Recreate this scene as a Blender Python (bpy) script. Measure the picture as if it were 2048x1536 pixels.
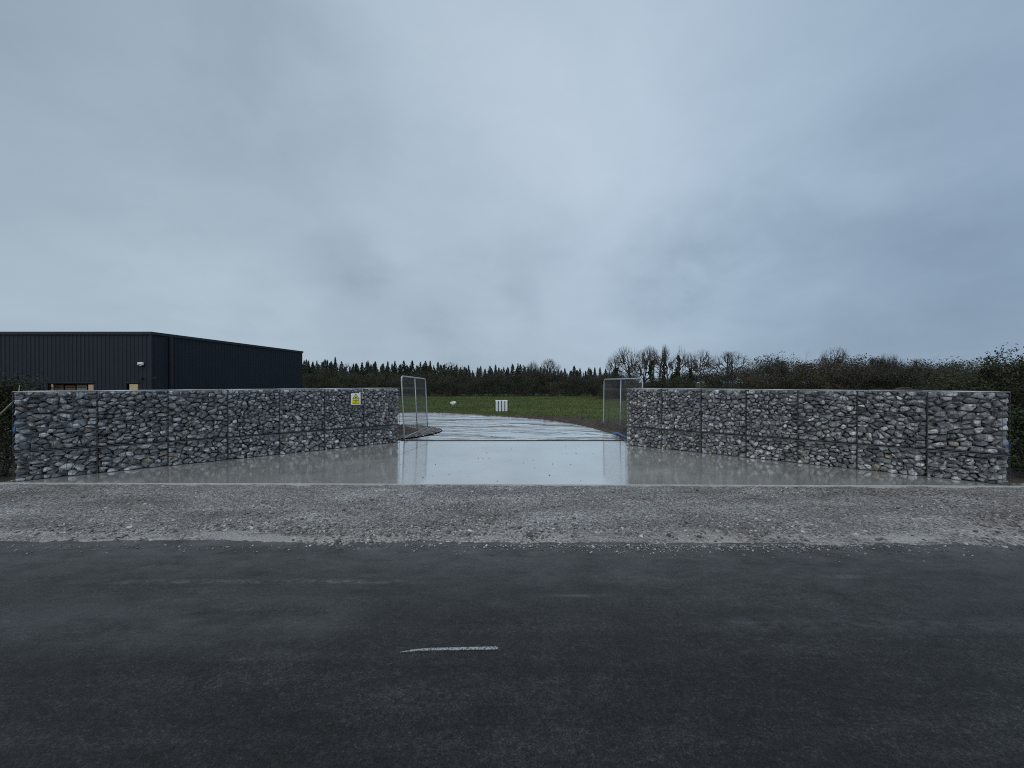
import bpy, math, random
import numpy as np
from mathutils import Vector, noise as mnoise
R = math.radians
random.seed(7); rng = np.random.default_rng(7)
S = bpy.context.scene
for o in list(bpy.data.objects): bpy.data.objects.remove(o)

# ------------------------------------------------------------------ camera
EYE, F = 1.66, 769.0                       # eye height, focal length in photo pixels
cd = bpy.data.cameras.new("camera"); cam = bpy.data.objects.new("camera", cd)
S.collection.objects.link(cam); S.camera = cam
cd.sensor_width = 36; cd.lens = 36*F/2048; cd.clip_end = 3000; cd.clip_start = 0.05
cam.location = (0, 0, EYE); cam.rotation_euler = (R(90-0.2), 0, 0)
S.render.resolution_x = 1024; S.render.resolution_y = 768

# ------------------------------------------------------------------ sky and sun
SUN_EL, SUN_AZ = 48, 200
w = bpy.data.worlds.new("World"); S.world = w; w.use_nodes = True
nt = w.node_tree; N = nt.nodes; L = nt.links
for n in list(N): N.remove(n)
def nd(nt, t, **k):
    n = nt.nodes.new(t)
    for a, b in k.items():
        if a.startswith('i_'):
            n.inputs[a[2:].replace('_', ' ')].default_value = b
        else: setattr(n, a, b)
    return n
def mth(nt, op, a, b=None, c=None, clamp=False):
    n = nt.nodes.new('ShaderNodeMath'); n.operation = op; n.use_clamp = clamp
    for i, v in enumerate((a, b, c)):
        if v is None: continue
        if isinstance(v, (int, float)): n.inputs[i].default_value = v
        else: nt.links.new(v, n.inputs[i])
    return n.outputs[0]
def ramp(nt, fac, stops):
    n = nt.nodes.new('ShaderNodeValToRGB'); nt.links.new(fac, n.inputs[0])
    e = n.color_ramp.elements
    while len(e) < len(stops): e.new(0.5)
    for k, (p, c) in enumerate(stops):
        e[k].position = p; e[k].color = (c if len(c) == 4 else (*c, 1)) if isinstance(c, tuple) else (c, c, c, 1)
    return n.outputs[0]
def mix(nt, fac, a, b, mode='MIX'):
    n = nt.nodes.new('ShaderNodeMix'); n.data_type = 'RGBA'; n.blend_type = mode
    for s, v in ((n.inputs[0], fac), (n.inputs[6], a), (n.inputs[7], b)):
        if isinstance(v, (int, float)): s.default_value = v
        elif isinstance(v, tuple): s.default_value = (*v, 1)
        else: nt.links.new(v, s)
    return n.outputs[2]
def noise(nt, vec, scale, detail=4, rough=.55, dist=0.0):
    n = nt.nodes.new('ShaderNodeTexNoise'); n.inputs['Scale'].default_value = scale
    n.inputs['Detail'].default_value = detail; n.inputs['Roughness'].default_value = rough
    n.inputs['Distortion'].default_value = dist
    if vec is not None: nt.links.new(vec, n.inputs['Vector'])
    return n.outputs[0]
def mapping(nt, vec, sc=(1, 1, 1), loc=(0, 0, 0), rot=(0, 0, 0)):
    n = nt.nodes.new('ShaderNodeMapping'); nt.links.new(vec, n.inputs[0])
    n.inputs['Scale'].default_value = sc; n.inputs['Location'].default_value = loc; n.inputs['Rotation'].default_value = rot
    return n.outputs[0]

out = nd(nt, 'ShaderNodeOutputWorld')
tc = nd(nt, 'ShaderNodeTexCoord'); gen = tc.outputs['Generated']
sx = nd(nt, 'ShaderNodeSeparateXYZ'); L.new(gen, sx.inputs[0])
zc = mth(nt, 'ADD', mth(nt, 'MAXIMUM', sx.outputs[2], 0.0), 0.22)
cx = nd(nt, 'ShaderNodeCombineXYZ')
L.new(mth(nt, 'DIVIDE', sx.outputs[0], zc), cx.inputs[0]); L.new(mth(nt, 'DIVIDE', sx.outputs[1], zc), cx.inputs[1])
def blob(dx, dy, dz, wid):                 # soft cloud bank round one direction
    v = Vector((dx, dy, dz)).normalized()
    d = nd(nt, 'ShaderNodeVectorMath', operation='DOT_PRODUCT'); L.new(gen, d.inputs[0]); d.inputs[1].default_value = v
    k = 1.0/(1-math.cos(R(wid)))
    return mth(nt, 'POWER', mth(nt, 'MAXIMUM', mth(nt, 'MULTIPLY_ADD', mth(nt, 'SUBTRACT', d.outputs['Value'], 1.0), k, 1.0), 0.0), 1.5)
def blob_px(x, y, wid): return blob((x-1024)/F, 1, (765-y)/F, wid)
n1 = noise(nt, mapping(nt, cx.outputs[0], (.8, .8, 1), (3.1, 1.7, 0)), 1.1, 6, .52, .3)
n2 = noise(nt, mapping(nt, gen, (1, 1, 1.6), (5.3, 0, 2.)), 2.2, 6, .55, .3)
acc = mth(nt, 'MULTIPLY_ADD', n1, 0.26, 0.355)
acc = mth(nt, 'MULTIPLY_ADD', n2, 0.36, acc)
n3 = noise(nt, mapping(nt, gen, (1, 1, 2.2), (1.3, 4, 2.)), 7, 6, .6, .5)
acc = mth(nt, 'MULTIPLY_ADD', n3, 0.07, mth(nt, 'SUBTRACT', acc, 0.035))
wisp = ramp(nt, noise(nt, mapping(nt, gen, (1, 1, 1.5), (2.3, 1, 7.)), 5.0, 5, .55, .2), [(.36, .35), (.62, 1.6)])
for (x, y, wd, k) in ((1200, 230, 38, .27), (500, 360, 26, .08), (300, 420, 30, .06), (430, 610, 16, .06), (690, 530, 7, -.07), (750, 570, 5, -.06), (880, 615, 6, -.07), (1040, 610, 5, -.05), (1420, 480, 15, -.07), (1330, 560, 9, -.11), (1380, 460, 6, -.05), (1090, 470, 8, -.06),
                      (1900, 640, 26, -.12), (1750, 480, 18, -.07), (2000, 150, 30, -.06), (120, 60, 30, -.16), (560, 180, 15, -.05), (1000, 690, 16, -.06)):
    bl = blob_px(x, y, wd)
    if wd < 20: bl = mth(nt, 'MULTIPLY', bl, wisp)
    acc = mth(nt, 'MULTIPLY_ADD', bl, k, acc)
bright = ramp(nt, acc, [(.25, (.180, .240, .315)), (.55, (.298, .378, .468)), (.80, (.405, .498, .592)), (1.0, (.50, .59, .69))])
side = mth(nt, 'MULTIPLY_ADD', sx.outputs[0], 0.5, 0.5, clamp=True)
tint = ramp(nt, side, [(0.05, (1.02, 1.01, .985)), (.5, (1, 1, 1)), (.95, (.88, .95, 1.02))])
cloud = mix(nt, 1.0, bright, tint, 'MULTIPLY')
sky = nd(nt, 'ShaderNodeTexSky'); sky.sky_type = 'NISHITA'; sky.sun_disc = False
sky.sun_elevation = R(SUN_EL); sky.sun_rotation = R(SUN_AZ)
skd = mix(nt, 1.0, sky.outputs[0], (.06, .06, .06), 'MULTIPLY')
col = mix(nt, 0.94, skd, cloud)
bg = nd(nt, 'ShaderNodeBackground'); L.new(col, bg.inputs[0]); bg.inputs[1].default_value = 1.09
L.new(bg.outputs[0], out.inputs[0])
sl = bpy.data.lights.new("sun", 'SUN'); sl.energy = 1.2; sl.angle = R(50); sl.color = (1, .975, .94)
so = bpy.data.objects.new("sun", sl); S.collection.objects.link(so)
so.rotation_euler = (R(90-SUN_EL), 0, R(-20))   # behind the camera, a little to the left
S.render.engine = 'CYCLES'; S.cycles.pixel_filter_type = 'BLACKMAN_HARRIS'; S.cycles.filter_width = 1.05; S.cycles.use_denoising = False
vs = S.view_settings; vs.view_transform = 'Standard'; vs.look = 'None'; vs.exposure = 0; vs.gamma = 1

# ------------------------------------------------------------------ materials
def newmat(name):
    m = bpy.data.materials.new(name); m.use_nodes = True
    t = m.node_tree
    b = t.nodes['Principled BSDF']
    tcn = t.nodes.new('ShaderNodeTexCoord')
    return m, t, b, tcn.outputs['Object']
def bump(t, b, h, strength=.5, dist=.01, prev=None):
    n = t.nodes.new('ShaderNodeBump'); n.inputs['Strength'].default_value = strength; n.inputs['Distance'].default_value = dist
    t.links.new(h, n.inputs['Height'])
    if prev is not None: t.links.new(prev, n.inputs['Normal'])
    t.links.new(n.outputs[0], b.inputs['Normal']); return n.outputs[0]
def simple(name, c1, c2=None, rough=.7, scale=8, metal=0, bmp=0, spec=.5, bd=.01):
    m, t, b, co = newmat(name)
    c2 = c2 or tuple(v*.75 for v in c1)
    n = noise(t, co, scale, 5)
    t.links.new(ramp(t, n, [(.3, c1), (.7, c2)]), b.inputs['Base Color'])
    b.inputs['Roughness'].default_value = rough; b.inputs['Metallic'].default_value = metal
    b.inputs['Specular IOR Level'].default_value = spec
    if bmp: bump(t, b, noise(t, co, scale*4, 4), bmp, bd)
    return m
M = {}
# gabion stone
m, t, b, co = newmat("gabion_stone"); M['stone'] = m
g = t.nodes.new('ShaderNodeNewGeometry'); rpi = g.outputs['Random Per Island']
c = ramp(t, rpi, [(0, (.105, .110, .119)), (.25, (.165, .172, .181)), (.6, (.245, .253, .263)), (.85, (.375, .383, .391)), (.97, (.55, .555, .56)), (.978, (.27, .245, .20)), (1, (.22, .19, .17))])
ng = noise(t, co, 14, 6, .65)
c = mix(t, 1.0, c, ramp(t, ng, [(.28, .50), (.5, .95), (.68, 2.0)]), 'MULTIPLY')  # mottling; its bright end paints small highlights onto the stones
vein = noise(t, co, 9, 3, .5, 1.5)
c = mix(t, ramp(t, vein, [(.60, 0.0), (.64, .35), (.68, 0.0)]), c, (.5, .5, .5))
t.links.new(c, b.inputs['Base Color'])
t.links.new(ramp(t, ng, [(.3, .35), (.7, .7)]), b.inputs['Roughness'])
bump(t, b, noise(t, co, 60, 5, .65), .55, .008)
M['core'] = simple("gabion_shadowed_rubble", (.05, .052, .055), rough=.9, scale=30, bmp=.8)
M['wire'] = simple("galvanised_wire", (.10, .105, .115), rough=.5, metal=.4)
M['galv'] = simple("galvanised_tube", (.50, .52, .55), (.36, .38, .40), rough=.42, metal=.55, scale=20)
M['galvmesh'] = simple("galvanised_mesh", (.16, .17, .18), rough=.5, metal=.3)
M['clad'] = simple("dark_cladding", (.017, .024, .034), (.0145, .020, .028), rough=.62, scale=.8, spec=.3)
M['cladtrim'] = simple("dark_trim", (.013, .017, .023), rough=.6)
M['interior'] = simple("dark_interior", (.02, .02, .02), rough=.9)
M['pinkwood'] = simple("pinkish_timber", (.55, .33, .24), (.46, .26, .18), rough=.8, scale=3)
M['tanwood'] = simple("pale_timber", (.60, .45, .26), (.50, .36, .20), rough=.8, scale=3)
M['brownwood'] = simple("brown_wood", (.20, .12, .07), (.11, .07, .045), rough=.85, scale=6)
M['greywood'] = simple("weathered_wood", (.25, .25, .19), (.17, .17, .13), rough=.85, scale=6)
M['whiteplastic'] = simple("white_plastic", (.80, .83, .86), (.66, .69, .72), rough=.45, scale=2)
M['darkmetal'] = simple("dark_metal", (.025, .027, .03), rough=.55, metal=.3)
M['bark'] = simple("bark", (.075, .066, .055), (.045, .042, .036), rough=.9, scale=5)
M['twig'] = simple("winter_twigs", (.066, .060, .050), (.042, .040, .035), rough=.9, scale=2)
M['palebark'] = simple("pale_bark", (.15, .14, .12), (.08, .075, .065), rough=.9, scale=4)
M['blue'] = simple("blue_plastic", (.03, .16, .38), (.02, .10, .28), rough=.45)
M['signwhite'] = simple("sign_white", (.80, .82, .84), (.76, .78, .80), rough=.35)
M['signyellow'] = simple("sign_yellow", (.80, .70, .01), (.74, .65, .01), rough=.35)
M['signblack'] = simple("sign_black", (.02, .02, .02), rough=.4)
M['brownsheet'] = simple("dead_branch", (.085, .06, .045), (.04, .03, .025), rough=.85, scale=8)
M['stick'] = simple("bleached_stick", (.45, .42, .30), (.3, .27, .2), rough=.8)
def leafmat(name, a, b2, c3):
    m, t, b, co = newmat(name)
    g = t.nodes.new('ShaderNodeNewGeometry')
    c = ramp(t, g.outputs['Random Per Island'], [(0, a), (.5, b2), (1, c3)])
    oi = t.nodes.new('ShaderNodeObjectInfo')
    c = mix(t, 1.0, c, ramp(t, oi.outputs['Random'], [(0, (.72, .74, .72)), (.5, (1, .96, .9)), (1, (1.3, 1.22, 1.05))]), 'MULTIPLY')
    t.links.new(c, b.inputs['Base Color']); b.inputs['Roughness'].default_value = .65
    b.inputs['Specular IOR Level'].default_value = .25
    return m
M['conifer'] = leafmat("conifer_needles", (.020, .030, .022), (.034, .046, .030), (.055, .062, .036))
M['scrub'] = leafmat("scrub_leaves", (.024, .029, .021), (.040, .043, .031), (.068, .064, .043))
M['brownscrub'] = leafmat("brown_scrub_leaves", (.034, .031, .024), (.058, .050, .038), (.095, .080, .056))
M['ivy'] = leafmat("ivy_leaves", (.020, .030, .016), (.035, .048, .024), (.060, .075, .035))
M['olive'] = leafmat("olive_leaves", (.06, .065, .03), (.09, .09, .04), (.13, .12, .055))
M['hedge'] = leafmat("hedge_leaves", (.022, .030, .016), (.045, .055, .025), (.085, .075, .040))
# wet concrete, in front of the gate and beyond it
def concrete(name, rippled):
    m, t, b, co = newmat(name)
    nt_ = t
    big = noise(t, mapping(t, co, (1, .8, 1)), 1.3, 6, .6)
    fine = noise(t, co, 30, 5, .6)
    c = ramp(t, big, [(.3, (.33, .318, .285)), (.7, (.46, .448, .41))])
    c = mix(t, 1.0, c, ramp(t, fine, [(.3, .88), (.7, 1.1)]), 'MULTIPLY')
    t.links.new(c, b.inputs['Base Color']); b.inputs['Roughness'].default_value = .55
    gl = t.nodes.new('ShaderNodeBsdfGlossy'); gl.distribution = 'GGX'
    gl.inputs['Color'].default_value = (.98, 1, 1, 1)
    rr = ramp(t, noise(t, co, 3, 4), [(.3, .07 if not rippled else .09), (.7, .13 if not rippled else .17)])
    t.links.new(rr, gl.inputs['Roughness'])
    h = noise(t, co, 45, 4, .6)
    n = t.nodes.new('ShaderNodeBump'); n.inputs['Strength'].default_value = .25; n.inputs['Distance'].default_value = .0009
    t.links.new(h, n.inputs['Height']); nrm = n.outputs[0]
    if rippled:
        hh = noise(t, mapping(t, co, (.26, .55, 1), (2.4, .3, 0), (0, 0, R(5))), 1.5, 4, .5, 1.0)
        n2_ = t.nodes.new('ShaderNodeBump'); n2_.inputs['Strength'].default_value = 1; n2_.inputs['Distance'].default_value = .17
        t.links.new(hh, n2_.inputs['Height']); t.links.new(nrm, n2_.inputs['Normal']); nrm = n2_.outputs[0]
    t.links.new(nrm, gl.inputs['Normal']); t.links.new(nrm, b.inputs['Normal'])
    lw = t.nodes.new('ShaderNodeLayerWeight'); lw.inputs['Blend'].default_value = .5
    f = mth(t, 'MULTIPLY', mth(t, 'POWER', lw.outputs['Facing'], 1.7), 1.0)
    wet = ramp(t, noise(t, mapping(t, co, (.5, 1, 1)), .9, 4), [(.25, .78), (.6, 1.0)])
    f = mth(t, 'MULTIPLY', f, wet)
    ms = t.nodes.new('ShaderNodeMixShader'); t.links.new(f, ms.inputs[0])
    t.links.new(b.outputs[0], ms.inputs[1]); t.links.new(gl.outputs[0], ms.inputs[2])
    t.links.new(ms.outputs[0], t.nodes['Material Output'].inputs['Surface'])
    return m
M['slab'] = concrete("wet_smooth_concrete", False)
M['drive'] = concrete("wet_rippled_concrete", True)
M['kerb'] = simple("pale_concrete_edge", (.52, .515, .49), (.38, .375, .36), rough=.7, scale=6, bmp=.4)
# asphalt
m, t, b, co = newmat("damp_asphalt"); M['road'] = m
sp = t.nodes.new('ShaderNodeSeparateXYZ'); t.links.new(co, sp.inputs[0]); X_, Y_ = sp.outputs[0], sp.outputs[1]
n = noise(t, mapping(t, co, (.45, 1.6, 1)), 1.1, 9, .72, .2)
c = ramp(t, n, [(.32, (.013, .0132, .0135)), (.5, (.020, .0203, .0206)), (.70, (.040, .0405, .041))])
gr = noise(t, co, 95, 4, .8)
c = mix(t, 1.0, c, ramp(t, gr, [(.36, .25), (.5, 1.0), (.60, 1.5), (.68, 4.0)]), 'MULTIPLY')
# edge dust, spread to paint in grazing glare on the road, a pale silt line along it, scuffs
md = noise(t, mapping(t, co, (.8, 1.3, 1)), 9, 6, .75, .3)
c = mix(t, 1.0, c, ramp(t, md, [(.34, .65), (.5, 1.0), (.66, 1.45)]), 'MULTIPLY')
st_ = noise(t, mapping(t, co, (.12, 3.2, 1)), 1.6, 6, .6, .3)
c = mix(t, 1.0, c, ramp(t, st_, [(.35, .80), (.5, 1.0), (.66, 1.35)]), 'MULTIPLY')
md2 = noise(t, mapping(t, co, (1, 1, 1)), 33, 4, .75)
c = mix(t, 1.0, c, ramp(t, md2, [(.34, .6), (.5, 1.0), (.64, 1.5)]), 'MULTIPLY')
e = mth(t, 'MULTIPLY_ADD', Y_, 1/2.2, -.85, clamp=True)
e = mth(t, 'POWER', e, 2.0)
dn = noise(t, mapping(t, co, (.7, 1.4, 1)), 3.0, 9, .75)
dust_glare = mth(t, 'MULTIPLY', e, ramp(t, dn, [(.35, .20), (.7, .80)]))  # paler with distance: glare painted in along with the edge dirt
c = mix(t, dust_glare, c, (.165, .165, .166))
def band(y0, hw, x0, x1, thr, sc):
    a = mth(t, 'SUBTRACT', 1.0, mth(t, 'DIVIDE', mth(t, 'ABSOLUTE', mth(t, 'SUBTRACT', Y_, y0)), hw), clamp=True)
    l = mth(t, 'MULTIPLY', mth(t, 'MULTIPLY', mth(t, 'SUBTRACT', X_, x0), 3.0, clamp=True), mth(t, 'MULTIPLY', mth(t, 'SUBTRACT', x1, X_), 3.0, clamp=True), clamp=True)
    q = ramp(t, noise(t, mapping(t, co, (1, 2.2, 1)), sc, 8, .75), [(thr-.04, 0.0), (thr+.16, 1.0)])
    return mth(t, 'MULTIPLY', mth(t, 'MULTIPLY', mth(t, 'POWER', a, .7), l), q)
c = mix(t, mth(t, 'MULTIPLY', band(3.31, .045, -3.9, -.7, .49, 9), .75), c, (.20, .20, .20))
c = mix(t, mth(t, 'MULTIPLY', band(3.09, .03, .25, .85, .35, 6), .5), c, (.20, .21, .22))
c = mix(t, mth(t, 'MULTIPLY', band(2.75, .40, -5, -1.0, .40, 1.3), .28), c, (.16, .165, .17))
c = mix(t, mth(t, 'MULTIPLY', band(3.40, .05, 2.4, 3.3, .45, 3), .5), c, (.20, .21, .22))
c = mix(t, mth(t, 'MULTIPLY', band(2.72, .12, 1.2, 4.6, .45, 6), .3), c, (.15, .155, .17))
t.links.new(c, b.inputs['Base Color'])
t.links.new(ramp(t, n, [(.3, .46), (.7, .64)]), b.inputs['Roughness']); b.inputs['Specular IOR Level'].default_value = .30
p = bump(t, b, noise(t, co, 95, 4, .8), 1.0, .010)
bump(t, b, noise(t, co, 9, 5, .6), .30, .012, p)
# paint, worn through to the asphalt
m, t, b, co = newmat("worn_road_paint"); M['paint'] = m
q = noise(t, co, 110, 4, .75)
c = mix(t, ramp(t, q, [(.43, 0.0), (.54, 1.0)]), (.05, .052, .056), (.40, .42, .43)); t.links.new(c, b.inputs['Base Color']); b.inputs['Roughness'].default_value = .6
bump(t, b, q, .6, .004)
# gravel bed
m, t, b, co = newmat("gravel_bed"); M['verge'] = m
sp = t.nodes.new('ShaderNodeSeparateXYZ'); t.links.new(co, sp.inputs[0]); X_, Y_ = sp.outputs[0], sp.outputs[1]
v = t.nodes.new('ShaderNodeTexVoronoi'); v.inputs['Scale'].default_value = 60; t.links.new(co, v.inputs['Vector'])
big = noise(t, mapping(t, co, (.5, 1.3, 1)), 1.3, 7, .65, .4)
c = ramp(t, big, [(.34, (.150, .139, .131)), (.46, (.205, .194, .186)), (.56, (.255, .245, .237)), (.68, (.34, .33, .322))])
vv = t.nodes.new('ShaderNodeSeparateColor'); t.links.new(v.outputs['Color'], vv.inputs[0])
c = mix(t, 1.0, c, ramp(t, vv.outputs[0], [(0, .45), (.6, 1.0), (1, 2.0)]), 'MULTIPLY')
a = mth(t, 'SUBTRACT', 1.0, mth(t, 'DIVIDE', mth(t, 'ABSOLUTE', mth(t, 'SUBTRACT', Y_, 4.12)), .34), clamp=True)
q = ramp(t, noise(t, mapping(t, co, (.55, 2.2, 1), (1.3, 0, 0)), 1.7, 5, .6), [(.44, 0.0), (.56, 1.0)])
c = mix(t, mth(t, 'MULTIPLY', mth(t, 'MULTIPLY', mth(t, 'POWER', a, .5), q), .85), c, (.40, .385, .36))
t.links.new(c, b.inputs['Base Color']); b.inputs['Roughness'].default_value = .8; b.inputs['Specular IOR Level'].default_value = .3
hb = mth(t, 'ADD', mth(t, 'MULTIPLY', v.outputs['Distance'], -1.0), noise(t, co, 25, 4))
bump(t, b, hb, .8, .02)
m, t, b, co = newmat("loose_gravel"); M['gravel'] = m
g = t.nodes.new('ShaderNodeNewGeometry')
c = ramp(t, g.outputs['Random Per Island'], [(0, (.050, .046, .044)), (.3, (.125, .112, .105)), (.6, (.21, .196, .188)), (.9, (.33, .325, .32)), (1, (.55, .55, .54))])
c = mix(t, 1.0, c, ramp(t, noise(t, co, 60, 3), [(.3, .75), (.7, 1.2)]), 'MULTIPLY')
t.links.new(c, b.inputs['Base Color']); b.inputs['Roughness'].default_value = .5
# soil and field
m, t, b, co = newmat("turned_soil"); M['soil'] = m
n = noise(t, co, 5, 7, .7)
c = ramp(t, n, [(.3, (.020, .014, .009)), (.5, (.045, .031, .020)), (.66, (.095, .068, .045)), (.72, (.080, .095, .03))])
t.links.new(c, b.inputs['Base Color']); b.inputs['Roughness'].default_value = .75
bump(t, b, noise(t, co, 16, 6, .7), 1, .06)
m, t, b, co = newmat("field_turf"); M['field'] = m
n = noise(t, mapping(t, co, (.25, 1, 1)), .35, 8, .65, .4); n2_ = noise(t, co, 4, 6, .7)
c = ramp(t, n, [(.3, (.042, .060, .022)), (.45, (.060, .088, .030)), (.6, (.085, .108, .042)), (.72, (.13, .125, .07))])
c = mix(t, 1.0, c, ramp(t, n2_, [(.3, .6), (.7, 1.35)]), 'MULTIPLY')
t.links.new(c, b.inputs['Base Color']); b.inputs['Roughness'].default_value = .8; b.inputs['Specular IOR Level'].default_value = .2
bump(t, b, n2_, 1, .12)
def patchy(m, sc, lo, hi):
    t = m.node_tree; b = t.nodes['Principled BSDF']; l = b.inputs['Base Color'].links[0].from_socket; co = t.nodes['Texture Coordinate'].outputs['Object']
    t.links.new(mix(t, 1.0, l, ramp(t, noise(t, mapping(t, co, (.35, 1, 1)), sc, 6, .65), [(.32, lo), (.5, (1., 1., 1.)), (.68, hi)]), 'MULTIPLY'), b.inputs['Base Color'])
M['grassblade'] = leafmat("grass_blades", (.050, .080, .024), (.078, .122, .036), (.14, .16, .065))

patchy(M['grassblade'], .55, (.55, .62, .6), (1.75, 1.35, 1.3))

# ------------------------------------------------------------------ builders
C = S.collection
def link(name, me, mat, parent=None):
    o = bpy.data.objects.new(name, me); C.objects.link(o)
    if mat is not None: me.materials.append(mat)
    if parent is not None: o.parent = parent
    return o
def tag(o, label=None, cat=None, group=None, kind=None):
    if label: o['label'] = label
    if cat: o['category'] = cat
    if group: o['group'] = group
    if kind: o['kind'] = kind
    return o
def empty(name, loc=(0, 0, 0), rz=0, label=None, cat=None, group=None):
    o = bpy.data.objects.new(name, None); C.objects.link(o); o.location = loc; o.rotation_euler = (0, 0, rz)
    o.empty_display_size = .1
    return tag(o, label, cat, group)
def np_mesh(name, V, Fc, smooth=False):
    """V (n,3); Fc (m,k) with one k for all faces"""
    me = bpy.data.meshes.new(name); V = np.asarray(V, np.float32); Fc = np.asarray(Fc, np.int32)
    me.vertices.add(len(V)); me.vertices.foreach_set('co', V.ravel())
    m_, k = Fc.shape
    me.loops.add(m_*k); me.loops.foreach_set('vertex_index', Fc.ravel())
    me.polygons.add(m_); me.polygons.foreach_set('loop_start', np.arange(0, m_*k, k, dtype=np.int32))
    try: me.polygons.foreach_set('loop_total', np.full(m_, k, np.int32))
    except Exception: pass
    me.update(calc_edges=True); me.validate()
    me.polygons.foreach_set('use_smooth', np.full(len(me.polygons), smooth))
    return me
class MB:
    def __init__(s): s.v = []; s.f = []
    def box(s, a, b):
        n = len(s.v); (x0, y0, z0), (x1, y1, z1) = a, b
        s.v += [(x0, y0, z0), (x1, y0, z0), (x1, y1, z0), (x0, y1, z0), (x0, y0, z1), (x1, y0, z1), (x1, y1, z1), (x0, y1, z1)]
        s.f += [tuple(n+i for i in q) for q in ((0, 3, 2, 1), (4, 5, 6, 7), (0, 1, 5, 4), (1, 2, 6, 5), (2, 3, 7, 6), (3, 0, 4, 7))]
        return s
    def bbox(s, a, b, r=.01):                 # chamfered box
        (x0, y0, z0), (x1, y1, z1) = a, b; n = len(s.v)
        ring = lambda z, i: [(x0+i+r, y0+i, z), (x1-i-r, y0+i, z), (x1-i, y0+i+r, z), (x1-i, y1-i-r, z), (x1-i-r, y1-i, z), (x0+i+r, y1-i, z), (x0+i, y1-i-r, z), (x0+i, y0+i+r, z)]
        for z, i in ((z0, r*.5), (z0+r, 0), (z1-r, 0), (z1, r*.5)): s.v += ring(z, i)
        for k in range(3):
            for j in range(8): s.f.append((n+k*8+j, n+k*8+(j+1) % 8, n+(k+1)*8+(j+1) % 8, n+(k+1)*8+j))
        s.f.append(tuple(n+j for j in reversed(range(8)))); s.f.append(tuple(n+24+j for j in range(8)))
        return s
    def tube(s, pts, rad, k=6, cap=True):
        pts = [Vector(p) for p in pts]; n0 = len(s.v)
        if not hasattr(rad, '__len__'): rad = [rad]*len(pts)
        for i, p in enumerate(pts):
            d = (pts[min(i+1, len(pts)-1)]-pts[max(i-1, 0)])
            d = d.normalized() if d.length > 1e-9 else Vector((0, 0, 1))
            u = d.cross(Vector((0, 0, 1)) if abs(d.z) < .9 else Vector((1, 0, 0))).normalized(); v_ = d.cross(u)
            for j in range(k):
                a = 2*math.pi*j/k; s.v.append(tuple(p+(u*math.cos(a)+v_*math.sin(a))*rad[i]))
        for i in range(len(pts)-1):
            for j in range(k): s.f.append((n0+i*k+j, n0+i*k+(j+1) % k, n0+(i+1)*k+(j+1) % k, n0+(i+1)*k+j))
        if cap:
            s.f.append(tuple(n0+j for j in reversed(range(k)))); s.f.append(tuple(n0+(len(pts)-1)*k+j for j in range(k)))
        return s
    def prism(s, poly, z0, z1):               # polygon (counter-clockwise) raised
        n = len(s.v); k = len(poly)
        s.v += [(x, y, z0) for x, y in poly]+[(x, y, z1) for x, y in poly]
        s.f.append(tuple(reversed(range(n, n+k)))); s.f.append(tuple(range(n+k, n+2*k)))
        for j in range(k): s.f.append((n+j, n+(j+1) % k, n+k+(j+1) % k, n+k+j))
        return s
    def build(s, name, mat, parent=None, smooth=False):
        me = bpy.data.meshes.new(name); me.from_pydata(s.v, [], s.f); me.update()
        if smooth: me.polygons.foreach_set('use_smooth', [True]*len(me.polygons))
        return link(name, me, mat, parent)
def ico(sub):
    import bmesh
    bm = bmesh.new(); bmesh.ops.create_icosphere(bm, subdivisions=sub, radius=1)
    V = np.array([v.co[:] for v in bm.verts]); Fc = np.array([[v.index for v in f.verts] for f in bm.faces]); bm.free()
    return V/np.linalg.norm(V, axis=1, keepdims=True), Fc
ICO0, ICO1, ICO2 = ico(1), ico(2), ico(3)
def fbm(x, y, s=1.0, seed=0.0): return mnoise.fractal(Vector((x*s, y*s, seed)), .9, 2.1, 4)

# ------------------------------------------------------------------ the lie of the land
EDGE_X = [-60, -14, -9, -6.2, -4.8, -3.3, -.6, 1.27, 2.5, 3.1, 3.75, 4.3, 9, 60]
EDGE_Y = [17, 18.6, 20.8, 21.4, 21.3, 20.6, 18.9, 17.4, 15.4, 13.3, 11.6, 11.0, 11, 11]
def yedge(x): return float(np.interp(x, EDGE_X, EDGE_Y))
def land(x, y):
    s_ = y-yedge(x)
    z = -1.12*min(max(s_/17, 0), 1)+.0009*max(y-40, 0) if s_ > 0 else 0
    z += .05*fbm(x, y, .12, 3)*min(max(s_/8, 0), 1)
    return z-.06
def grid(xs, ys, fn):
    xs = np.asarray(xs); ys = np.asarray(ys)
    V = np.array([(x, y, fn(x, y)) for y in ys for x in xs]); nx = len(xs)
    i, j = np.meshgrid(np.arange(nx-1), np.arange(len(ys)-1)); a = (j*nx+i).ravel()
    return V, np.stack([a, a+1, a+1+nx, a+nx], 1)
xs = np.unique(np.concatenate([np.linspace(-900, -60, 15), np.linspace(-60, -14, 40), np.linspace(-14, 14, 90), np.linspace(14, 60, 40), np.linspace(60, 900, 15)]))
ys = np.unique(np.concatenate([np.linspace(-200, 0, 10), np.linspace(0, 10, 6), np.linspace(10, 24, 60), np.linspace(24, 90, 90), np.linspace(90, 1500, 15)]))
V, Fc = grid(xs, ys, lambda x, y: land(x, y) if y > 6.1 else -.16)
tag(link("ground", np_mesh("ground", V, Fc, True), M['field']), "green turf field falling away beyond the drive", "field", kind='structure')

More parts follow.
